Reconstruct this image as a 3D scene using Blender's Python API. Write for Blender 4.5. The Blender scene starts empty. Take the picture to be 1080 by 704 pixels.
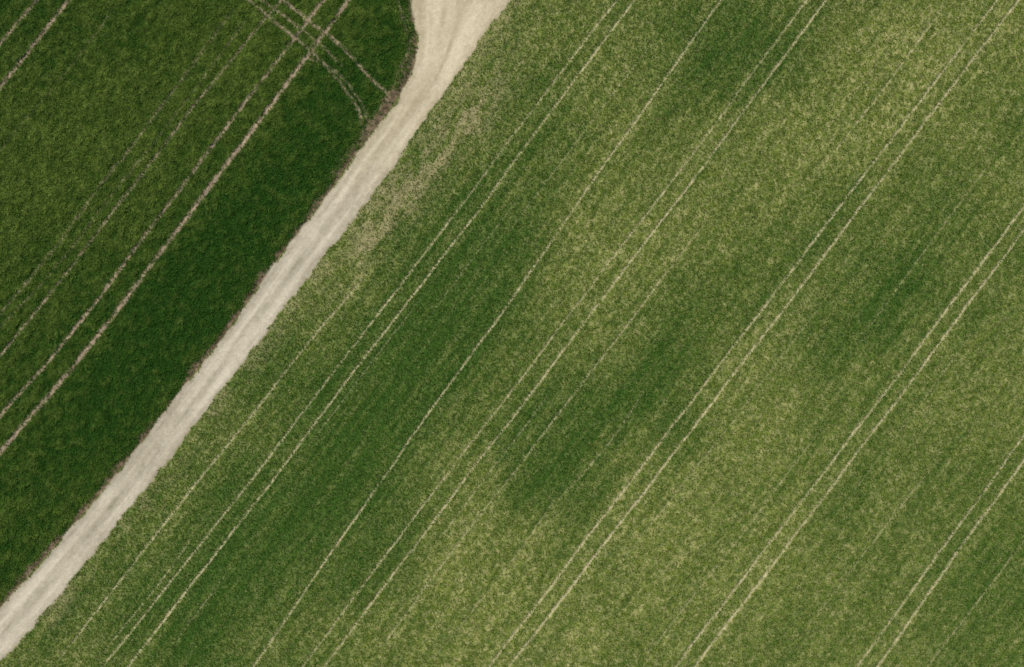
import bpy, math, numpy as np
rng=np.random.default_rng(7)
S=0.1
f32=np.float32
def W(p): return ((p[0]-540)*S,(352-p[1])*S)
TAB=rng.random((1024,1024)).astype(f32)
def vn(x,y,sc,ox=0.0,oy=0.0):
    x=x/sc+ox+500; y=y/sc+oy+500
    ix=np.floor(x).astype(np.int64); iy=np.floor(y).astype(np.int64)
    fx=(x-ix).astype(f32); fy=(y-iy).astype(f32)
    fx=fx*fx*(3-2*fx); fy=fy*fy*(3-2*fy)
    a=TAB[ix&1023,iy&1023]; b=TAB[(ix+1)&1023,iy&1023]
    c=TAB[ix&1023,(iy+1)&1023]; d=TAB[(ix+1)&1023,(iy+1)&1023]
    return (a+(b-a)*fx)*(1-fy)+(c+(d-c)*fx)*fy
def fbm(x,y,sc,o=0,n=4,rot=True):
    v=0;a=1;t=0
    for i in range(n):
        an=(0.6+i*1.1+o*.37) if rot else 0.0; ca,sa=math.cos(an),math.sin(an)
        v=v+a*vn(x*ca-y*sa,x*sa+y*ca,sc,o*3.7+i*17.3,o*5.1+i*9.1); t+=a; a*=0.55; sc/=2.03
    return v/t
def ss(a,b,x):
    t=np.clip((x-a)/(b-a),0,1); return t*t*(3-2*t)
def pdist(x,y,pts,ext=True):
    P=[W(p) for p in pts]
    best=np.full(x.shape,1e9,f32); sgn=np.zeros(x.shape,f32); arc=np.zeros(x.shape,f32); L0=0
    n=len(P)-1
    for i in range(n):
        ax,ay=P[i]; bx,by=P[i+1]; dx,dy=bx-ax,by-ay; L=math.hypot(dx,dy); dx/=L; dy/=L
        t=(x-ax)*dx+(y-ay)*dy
        lo=-1e5 if (i==0 and ext) else 0; hi=1e5 if (i==n-1 and ext) else L
        tc=np.clip(t,lo,hi)
        ex=x-ax-tc*dx; ey=y-ay-tc*dy
        d=np.sqrt(ex*ex+ey*ey); m=d<best
        best=np.where(m,d,best); sgn=np.where(m,np.sign(dx*(y-ay)-dy*(x-ax)),sgn); arc=np.where(m,tc+L0,arc); L0+=L
    return best.astype(f32),sgn.astype(f32),arc.astype(f32)
def catmull(pts,k=4):
    if len(pts)<3: return pts
    P=[np.array(p,float) for p in pts]; P=[2*P[0]-P[1]]+P+[2*P[-1]-P[-2]]
    out=[]
    for i in range(1,len(P)-2):
        for j in range(k):
            t=j/k
            out.append(tuple(0.5*((2*P[i])+(-P[i-1]+P[i+1])*t+(2*P[i-1]-5*P[i]+4*P[i+1]-P[i+2])*t*t+(-P[i-1]+3*P[i]-3*P[i+1]+P[i+2])*t**3)))
    out.append(tuple(P[-2])); return out
# ---------------------------------------------------------------- grid
def axis(h,sp):
    c=np.arange(-h,h+sp/2,sp); g=[];d=sp;v=h
    while v<1800: d*=1.16; v+=d; g.append(v)
    g=np.array(g); return np.concatenate([-g[::-1],c,g])
gx=axis(62,0.085); gy=axis(43,0.085)
X,Y=np.meshgrid(gx,gy,indexing='ij'); nx,ny=X.shape
X=X.astype(f32).ravel(); Y=Y.astype(f32).ravel()
ux,uy=0.605,0.796
U=X*ux+Y*uy; V=X*uy-Y*ux
LE=catmull([(-60,712),(0,641),(50,585),(100,527),(150,466),(200,400),(240,349),(290,277),(340,213),(375,163),(402,128),(425,95),(437,68),(440,38),(434,0),(438,-60),(480,-150),(600,-310)],3)
RE=catmull([(-60,770),(0,700),(40,655),(100,583),(150,521),(200,457),(240,404),(290,339),(340,273),(385,215),(420,170),(447,130),(472,95),(503,48),(537,0),(590,-75),(700,-230)],3)
dL,sL,aL=pdist(X,Y,LE); dR,sR,aR=pdist(X,Y,RE)
sdL=-dL*sL
sdR=dR*sR
eN=(fbm(X,Y,1.6,3,5)-0.5)
sdLn=sdL+eN*0.8; sdRn=sdR+(fbm(X,Y,1.1,5,5)-0.5)*0.85
ru=np.clip(sdL/(sdL+sdR+1e-4),-3,4)
road=ss(-0.06,0.12,sdLn)*ss(-0.08,0.18,sdRn)
right=(sdR<0)
left=np.where(right,False,sdL<0)
# ---------------------------------------------------------------- tramlines
R=[
([(650,0),(506,190),(383,352),(244,533),(108,704)],.09,.80),
([(669,0),(528,190),(404,352),(267,533),(135,704)],.095,.86),
([(760,0),(642,168),(514,350),(402,508),(266,704)],.095,.82),
([(851,0),(718,178),(585,352),(455,522),(318,704)],.085,.72),
([(871,0),(739,178),(607,352),(478,522),(341,704)],.095,.82),
([(1052,0),(923,170),(783,352),(655,520),(515,704)],.10,.86),
([(1074,0),(945,170),(806,352),(678,520),(536,704)],.105,.92),
([(1080,218),(975,358),(850,522),(712,704)],.105,.86),
([(1080,243),(992,360),(868,525),(732,704)],.105,.92),
([(1080,458),(1000,570),(903,704)],.10,.8),
([(1080,484),(1017,572),(925,704)],.105,.9),
([(1080,572),(1030,636),(978,704)],.08,.5),
]
RF=[
([(56,704),(140,594),(215,500),(340,343),(410,262)],.10,.8),
([(1000,0),(925,102),(855,192)],.09,.7),
([(388,704),(470,590),(560,475),(690,305),(760,215)],.08,.6),
([(95,704),(160,625),(225,535)],.08,.5),
([(455,300),(400,372),(300,505)],.07,.4),
([(670,704),(800,540),(900,405)],.07,.42),
([(880,300),(780,435),(640,610)],.07,.4),
([(590,400),(500,520),(430,610)],.07,.45),
([(1060,150),(960,285),(890,380)],.07,.4),
([(700,30),(620,135),(520,265)],.07,.4),
([(600,505),(540,590),(450,704)],.08,.45),
([(1000,470),(930,560),(830,690)],.07,.4),
([(690,395),(640,470),(560,560)],.08,.45),
([(960,20),(880,125),(800,215)],.06,.35),
([(1040,330),(960,440),(860,570)],.06,.35),
([(560,190),(470,310),(430,365)],.06,.35),
([(250,590),(210,645),(165,704)],.06,.35),
]
Lf=[
([(0,46),(40,0)],.14,.85),([(0,92),(73,0)],.16,.95),
([(0,374),(60,300),(120,222),(190,130),(262,42),(298,0)],.13,.78),
([(0,440),(80,345),(150,252),(225,152),(300,55),(345,-5)],.15,.86),
([(0,478),(90,370),(165,272),(245,165),(320,66),(368,0)],.19,.92),
]
LfF=[
([(0,330),(60,258),(110,190),(180,100),(250,5)],.14,.5),
([(0,345),(70,268),(122,200),(195,108),(262,18)],.12,.38),
([(256,-4),(290,24),(325,52),(352,80),(376,112),(384,138)],.15,.75),
([(268,-4),(300,18),(336,46),(364,74)],.13,.6),
([(292,-4),(325,22),(358,48),(392,84),(415,104)],.15,.7),
([(318,60),(352,74),(378,104),(388,130),(378,150)],.12,.5),
([(0,160),(70,75),(128,0)],.10,.25),
([(420,0),(428,28),(430,55),(412,90)],.13,.45),
]
wob=(fbm(X,Y,9,11,3)-0.5)*0.34+(fbm(X,Y,1.2,12,2)-.5)*.07
brk=fbm(X,Y,0.8,13,3); brk2=fbm(X,Y,6,3,2)
track=np.zeros_like(X); trackL=np.zeros_like(X)
def addlines(lst,ext,side,dst):
    for i,(pts,w,s) in enumerate(lst):
        d,sg,a=pdist(X,Y,catmull(pts,3),ext)
        d=np.abs(d*sg+wob) if ext else np.where(d>0.6,d,np.abs(d*sg+wob))
        ww=w*(0.9+0.25*brk)
        m=(1-ss(ww*0.35,ww*2.2,d))*s*(0.76+0.38*ss(0.3,0.65,brk))*(0.66+0.55*brk2)
        if not ext:
            Lt=sum(math.dist(W(pts[k]),W(pts[k+1])) for k in range(len(pts)-1))
            m*=ss(0,5 if side else 1,a+ (0 if side and s<.75 else 0.5))*ss(0,9 if side else 1.5,Lt-a)
        np.maximum(dst,np.clip(m,0,1),out=dst)
addlines(R,True,True,track); addlines(RF,False,True,track)
addlines(Lf,True,False,trackL); addlines(LfF,False,False,trackL)
track=track*right; trackL=trackL*left
trackL*=ss(0.0,0.6,-sdLn)
# ---------------------------------------------------------------- tone fields
wx=(fbm(X,Y,8,91,3)-.5)*12; wy=(fbm(X,Y,8,93,3)-.5)*12
def blob(px,py,ra,rb,warp=1.0):
    cx,cy=W((px,py)); c,s=ux,uy
    xx=X+wx*warp; yy=Y+wy*warp
    a=((xx-cx)*c+(yy-cy)*s)/(ra*S); b=((xx-cx)*s-(yy-cy)*c)/(rb*S)
    return np.exp(-(a*a+b*b))
tone=0.52+0.42*(fbm(X,Y,14,21,4)-0.5)+0.12*(fbm(U*0.6,V,2.6,23,4)-0.5)
for (px,py,ra,rb,k) in [(640,120,110,70,.20),(600,250,90,55,.15),(900,90,140,90,.22),(1010,40,90,70,.12),(480,560,90,55,.24),(560,370,80,45,.14),
    (810,430,100,60,.25),(730,600,120,100,.20),(1000,420,90,70,.10),(480,660,70,50,.22),(700,260,90,60,.2),(560,690,80,60,.15),(880,190,80,65,.2),
    (765,48,64,60,-.42),(935,280,90,88,-.44),(860,355,75,65,-.26),(595,480,72,72,-.42),(665,405,74,64,-.34),(545,95,65,60,-.25),(480,310,105,85,-.38),(400,420,105,85,-.34),
    (330,510,120,95,-.44),(200,640,110,85,-.44),(390,600,75,48,-.26),(520,215,85,60,-.32),(1040,200,75,55,-.16),(1050,620,80,70,-.14),(880,560,66,50,-.12),(730,345,60,54,-.22)]:
    tone+=k*blob(px,py,ra,rb,.95)
tone=np.clip(tone,0.04,1)
streak=fbm(U*0.05,V,0.40,31,2,False)
rows=fbm(U*0.012,V,1.1,39,2,False)
fine=fbm(X,Y,0.55,33,3)
clump=fbm(U*0.9,V,0.36,35,2)
clL=fbm(U*.8,V,0.55,37,3)
dr=-sdR; dl=-sdL
vergeN=fbm(X,Y,2.5,41,4)
verge=right*(1-ss(0.4,3.0+2.6*(vergeN-0.5),dr+2.5*(vergeN-0.5)))
deadz=right*np.clip(blob(462,160,110,20,.2)*1.15+blob(400,240,70,16,.2)*.7,0,.9)*ss(0.42,0.66,fbm(U*.22,V,0.55,43,4,False)*.6+.4*fbm(X,Y,1.5,45,3)+0.04)
vergeL=left*(1-ss(0.1,0.75+0.9*(vergeN-0.5),dl+1.1*(eN)))
vergeL=np.maximum(vergeL,left*(1-ss(.4,1.5,dl+2*eN))*blob(410,110,80,70,0))
bare=np.clip(verge*0.40*ss(0.38,0.7,vergeN+0.4*(fine-.5))+deadz*0.8,0,1)
lt=0.38+0.36*(fbm(X,Y,18,51,4)-0.5)+blob(240,60,170,120)*0.26+blob(60,180,140,95)*.30-blob(235,270,340,46,.15)*.50+blob(60,560,130,30,.3)*.08+0.2*(fbm(U*.3,V,2.5,53,3)-.5)
lt=np.clip(lt,0,1)
rw=rows-.5; st=streak-.5
coverR=np.clip(1.12-0.36*tone-0.9*(clump-0.5)*(.25+tone)-0.35*st-.15*rw,0.12,1)
coverL=np.clip(1.0-0.12*lt-0.6*(clL-.5),0.3,1)
cover=np.where(left,coverL*(1-0.96*np.clip(trackL,0,1))*(1-vergeL*.95),coverR*(1-0.85*track)*(1-0.7*bare))
cover=cover*(1-road)
core=(np.abs(X)<62)&(np.abs(Y)<43)
def C(*a): return np.array(a,f32)
def mix(a,b,t): 
    t=np.asarray(t)[...,None]; return a*(1-t)+b*t
n1=fbm(X,Y,0.35,61,3); n2=fbm(X,Y,5,63,4)
soilR=mix(C(.150,.185,.038),C(.32,.31,.13),np.clip(n1*1.9-.45,0,1))
colR=mix(C(.042,.090,.014),soilR,np.clip(0.10+0.76*tone+0.9*(clump-.5)*(.3+tone)+0.5*st+.2*rw,0,1))
colR=mix(colR,mix(C(.29,.27,.14),C(.45,.40,.24),n1),np.clip(track*1.0,0,1))
colR=mix(colR,mix(C(.20,.18,.08),C(.38,.32,.19),n1),bare)
colL=mix(C(.018,.048,.006),C(.078,.112,.022),np.clip(lt+1.4*(clL-.5),0,1))
colL=mix(colL,mix(C(.17,.125,.08),C(.36,.29,.20),n1),np.clip(trackL,0,1))
colL=mix(colL,mix(C(.06,.045,.022),C(.23,.17,.11),np.clip(n1*1.5-.25,0,1)),np.clip(vergeL,0,1))
col=np.where(left[:,None],colL,colR)
wt=np.exp(-((ru-.27)/.12)**2)+np.exp(-((ru-.72)/.13)**2)
rs=fbm(aL*0.06,ru*3.4,0.35,71,4,False)
rb=np.clip(0.32+0.34*wt+1.0*(rs-.5)+0.7*(n2-.5)+0.55*(n1-.5),0,1)
colroad=mix(C(.31,.275,.205),C(.53,.48,.375),rb)
up=ss(8,26,Y)
colroad=colroad+up[:,None]*C(.04,.02,-.015)
edge=1-ss(0.0,0.4,np.minimum(sdLn,sdRn)); 
colroad=mix(colroad,mix(C(.18,.15,.09),C(.31,.27,.18),n1),edge*.5)
grassmid=np.exp(-((ru-.5)/.09)**2)*ss(.55,.75,fbm(X,Y,2.2,73,4))*.35*(1-up)
colroad=mix(colroad,C(.16,.16,.08),grassmid)
col=mix(col,colroad,road)
green=np.where(left[:,None],mix(C(.025,.07,.008),C(.075,.13,.022),lt),mix(C(.05,.10,.018),C(.16,.21,.05),tone))
far=1-core.astype(f32)
col=mix(col,green,far*np.clip(cover,0,1)*.9)
Z=(fbm(X,Y,0.5,81,3)-.5)*0.07*(1-road)+(fbm(X,Y,0.3,83,2)-.5)*0.02*road
Z+=(fbm(X,Y,30,85,2)-.5)*0.5
Z-=0.05*np.maximum(track,trackL)+0.03*wt*road
Z+=0.10*(1-road)*left*ss(0,.8,dl)+(clL-.5)*.24*left*ss(0,1,dl)
Z+=0.05*(1-road)*right*ss(0,1,dr)
Z=Z.astype(f32)
co=np.stack([X,Y,Z],1).astype(f32)
col4=np.concatenate([col,np.ones((len(X),1))],1).astype(f32)
I,J=np.meshgrid(np.arange(nx-1),np.arange(ny-1),indexing='ij')
a=(I*ny+J).ravel(); quads=np.stack([a,a+ny,a+ny+1,a+1],1).astype(np.int32)
cls=np.where(road>0.02,2,np.where(left,0,1))
fc=cls[quads].max(1); 
def make(name,co,faces,col,mat,k):
    me=bpy.data.meshes.new(name)
    me.vertices.add(len(co)); me.vertices.foreach_set('co',co.ravel())
    nf=len(faces); me.loops.add(nf*k); me.loops.foreach_set('vertex_index',faces.ravel().astype(np.int32))
    me.polygons.add(nf); me.polygons.foreach_set('loop_start',np.arange(0,nf*k,k,dtype=np.int32))
    at=me.color_attributes.new('tint','FLOAT_COLOR','POINT'); at.data.foreach_set('color',col.ravel())
    me.update(calc_edges=True)
    me.materials.append(mat); o=bpy.data.objects.new(name,me); bpy.context.scene.collection.objects.link(o); return o
def ground_mat(name,s1,s2,amt,bump):
    m=bpy.data.materials.new(name); m.use_nodes=True; nt=m.node_tree; N=nt.nodes; b=N['Principled BSDF']
    b.inputs['Roughness'].default_value=.95; b.inputs['Specular IOR Level'].default_value=.08
    at=N.new('ShaderNodeAttribute'); at.attribute_name='tint'
    tc=N.new('ShaderNodeTexCoord')
    n=N.new('ShaderNodeTexNoise'); n.inputs['Scale'].default_value=s1; n.inputs['Detail'].default_value=4; n.inputs['Roughness'].default_value=.7
    n2=N.new('ShaderNodeTexNoise'); n2.inputs['Scale'].default_value=s2; n2.inputs['Detail'].default_value=3
    mr=N.new('ShaderNodeMapRange'); mr.inputs[1].default_value=.3; mr.inputs[2].default_value=.7; mr.inputs[3].default_value=1-amt; mr.inputs[4].default_value=1+amt
    mm=N.new('ShaderNodeVectorMath'); mm.operation='SCALE'
    nt.links.new(tc.outputs['Object'],n.inputs['Vector']); nt.links.new(tc.outputs['Object'],n2.inputs['Vector'])
    nt.links.new(n.outputs[0],mr.inputs[0]); nt.links.new(at.outputs['Color'],mm.inputs[0]); nt.links.new(mr.outputs[0],mm.inputs['Scale'])
    nt.links.new(mm.outputs[0],b.inputs['Base Color'])
    bp=N.new('ShaderNodeBump'); bp.inputs['Strength'].default_value=bump; bp.inputs['Distance'].default_value=.05
    nt.links.new(n2.outputs[0],bp.inputs['Height']); nt.links.new(bp.outputs[0],b.inputs['Normal'])
    return m
mf=ground_mat('field_soil',6,12,.38,.8); mr_=ground_mat('dirt_gravel',5,14,.13,.5)
for k,name,mt in [(0,'crop_field',mf),(1,'crop_field.001',mf),(2,'dirt_road',mr_)]:
    q=quads[fc==k]; used=np.unique(q); mp=np.zeros(len(co),np.int32); mp[used]=np.arange(len(used))
    make(name,co[used],mp[q],col4[used],mt,4)
# ---------------------------------------------------------------- crop plants
mp_=bpy.data.materials.new('crop_leaf'); mp_.use_nodes=True; nt=mp_.node_tree; b=nt.nodes['Principled BSDF']
at=nt.nodes.new('ShaderNodeAttribute'); at.attribute_name='tint'
nt.links.new(at.outputs['Color'],b.inputs['Base Color']); b.inputs['Roughness'].default_value=.7; b.inputs['Specular IOR Level'].default_value=.12
tr=nt.nodes.new('ShaderNodeBsdfTranslucent'); nt.links.new(at.outputs['Color'],tr.inputs['Color'])
mx=nt.nodes.new('ShaderNodeMixShader'); mx.inputs[0].default_value=.22
out=nt.nodes['Material Output']; nt.links.new(b.outputs[0],mx.inputs[1]); nt.links.new(tr.outputs[0],mx.inputs[2]); nt.links.new(mx.outputs[0],out.inputs['Surface'])
ix0=int(np.argmin(np.abs(gx+62))); iy0=int(np.argmin(np.abs(gy+43)))
def samp(arr,x,y):
    i=np.clip(np.round((x+62)/.085).astype(int)+ix0,0,nx-1); j=np.clip(np.round((y+43)/.085).astype(int)+iy0,0,ny-1)
    return arr[i*ny+j]
toneF=tone+.45*st+.2*rw
def plants(name,isleft,dens,seed):
    r=np.random.default_rng(seed); n=int(124*86*dens)
    x=r.uniform(-62,62,n).astype(f32); y=r.uniform(-43,43,n).astype(f32)
    L=samp(left,x,y); keep=(L==isleft)&(r.random(n)<samp(cover,x,y)); x=x[keep];y=y[keep]; n=len(x)
    t=samp(toneF,x,y); l=samp(lt,x,y); bd=samp(bare,x,y); vg=samp(verge,x,y); z=samp(Z,x,y)
    cl=samp(clL,x,y); cr=samp(clump,x,y)
    if isleft:
        c=mix(C(.030,.098,.009),C(.135,.200,.028),np.clip(l+.4*(r.random(n)-.5)+1.1*(cl-.5),0,1)); ht=r.uniform(.12,.26,n)
    else:
        c=mix(C(.050,.118,.014),C(.190,.252,.034),np.clip(t+.4*(r.random(n)-.5)+.45*(cr-.5),0,1))
        c=mix(c,C(.33,.31,.13),np.clip((r.random(n)<(.02+.13*t+.5*bd+.12*vg))*.8,0,1)); ht=r.uniform(.08,.19,n)
    c=c*(0.5+1.0*r.random(n))[:,None]
    K=4; x=np.repeat(x,K);y=np.repeat(y,K);z=np.repeat(z,K);ht=np.repeat(ht,K);c=np.repeat(c,K,0)
    m=n*K; th=r.uniform(0,2*np.pi,m); ln=ht*r.uniform(.6,1.2,m); w=r.uniform(.024,.046,m)
    cx,sx=np.cos(th),np.sin(th)
    p0=np.stack([x-sx*w,y+cx*w,z-.01],1); p1=np.stack([x+sx*w,y-cx*w,z-.01],1)
    p2=np.stack([x+cx*ln*.85,y+sx*ln*.85,z+ht*r.uniform(.35,.85,m)],1)
    v=np.stack([p0,p1,p2],1).reshape(-1,3).astype(f32)
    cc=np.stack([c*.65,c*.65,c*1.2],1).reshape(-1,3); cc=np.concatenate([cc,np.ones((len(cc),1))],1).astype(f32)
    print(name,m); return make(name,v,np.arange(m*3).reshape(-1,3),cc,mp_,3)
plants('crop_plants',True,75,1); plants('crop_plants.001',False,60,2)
# ---------------------------------------------------------------- light
sc=bpy.context.scene
w=bpy.data.worlds.new("World"); sc.world=w; w.use_nodes=True
sk=w.node_tree.nodes.new('ShaderNodeTexSky'); sk.sky_type='NISHITA'; sk.sun_disc=False
el=math.radians(44); az=math.radians(-40)
sk.sun_elevation=el; sk.sun_rotation=az
bg=w.node_tree.nodes['Background']; bg.inputs[1].default_value=.08; w.node_tree.links.new(sk.outputs[0],bg.inputs[0])
sd=bpy.data.lights.new('sun','SUN'); sd.energy=5.0; sd.angle=math.radians(.5); sd.color=(1,.945,.84)
so=bpy.data.objects.new('sun',sd); sc.collection.objects.link(so)
from mathutils import Vector
dv=Vector((math.sin(az)*math.cos(el),math.cos(az)*math.cos(el),math.sin(el)))
so.rotation_euler=dv.to_track_quat('Z','Y').to_euler()
cd=bpy.data.cameras.new('camera'); co_=bpy.data.objects.new('camera',cd); sc.collection.objects.link(co_)
co_.location=(0,0,120); cd.sensor_width=36; cd.lens=40; cd.clip_end=6000; sc.camera=co_
sc.view_settings.view_transform='Standard'; sc.view_settings.look='None'; sc.view_settings.exposure=0
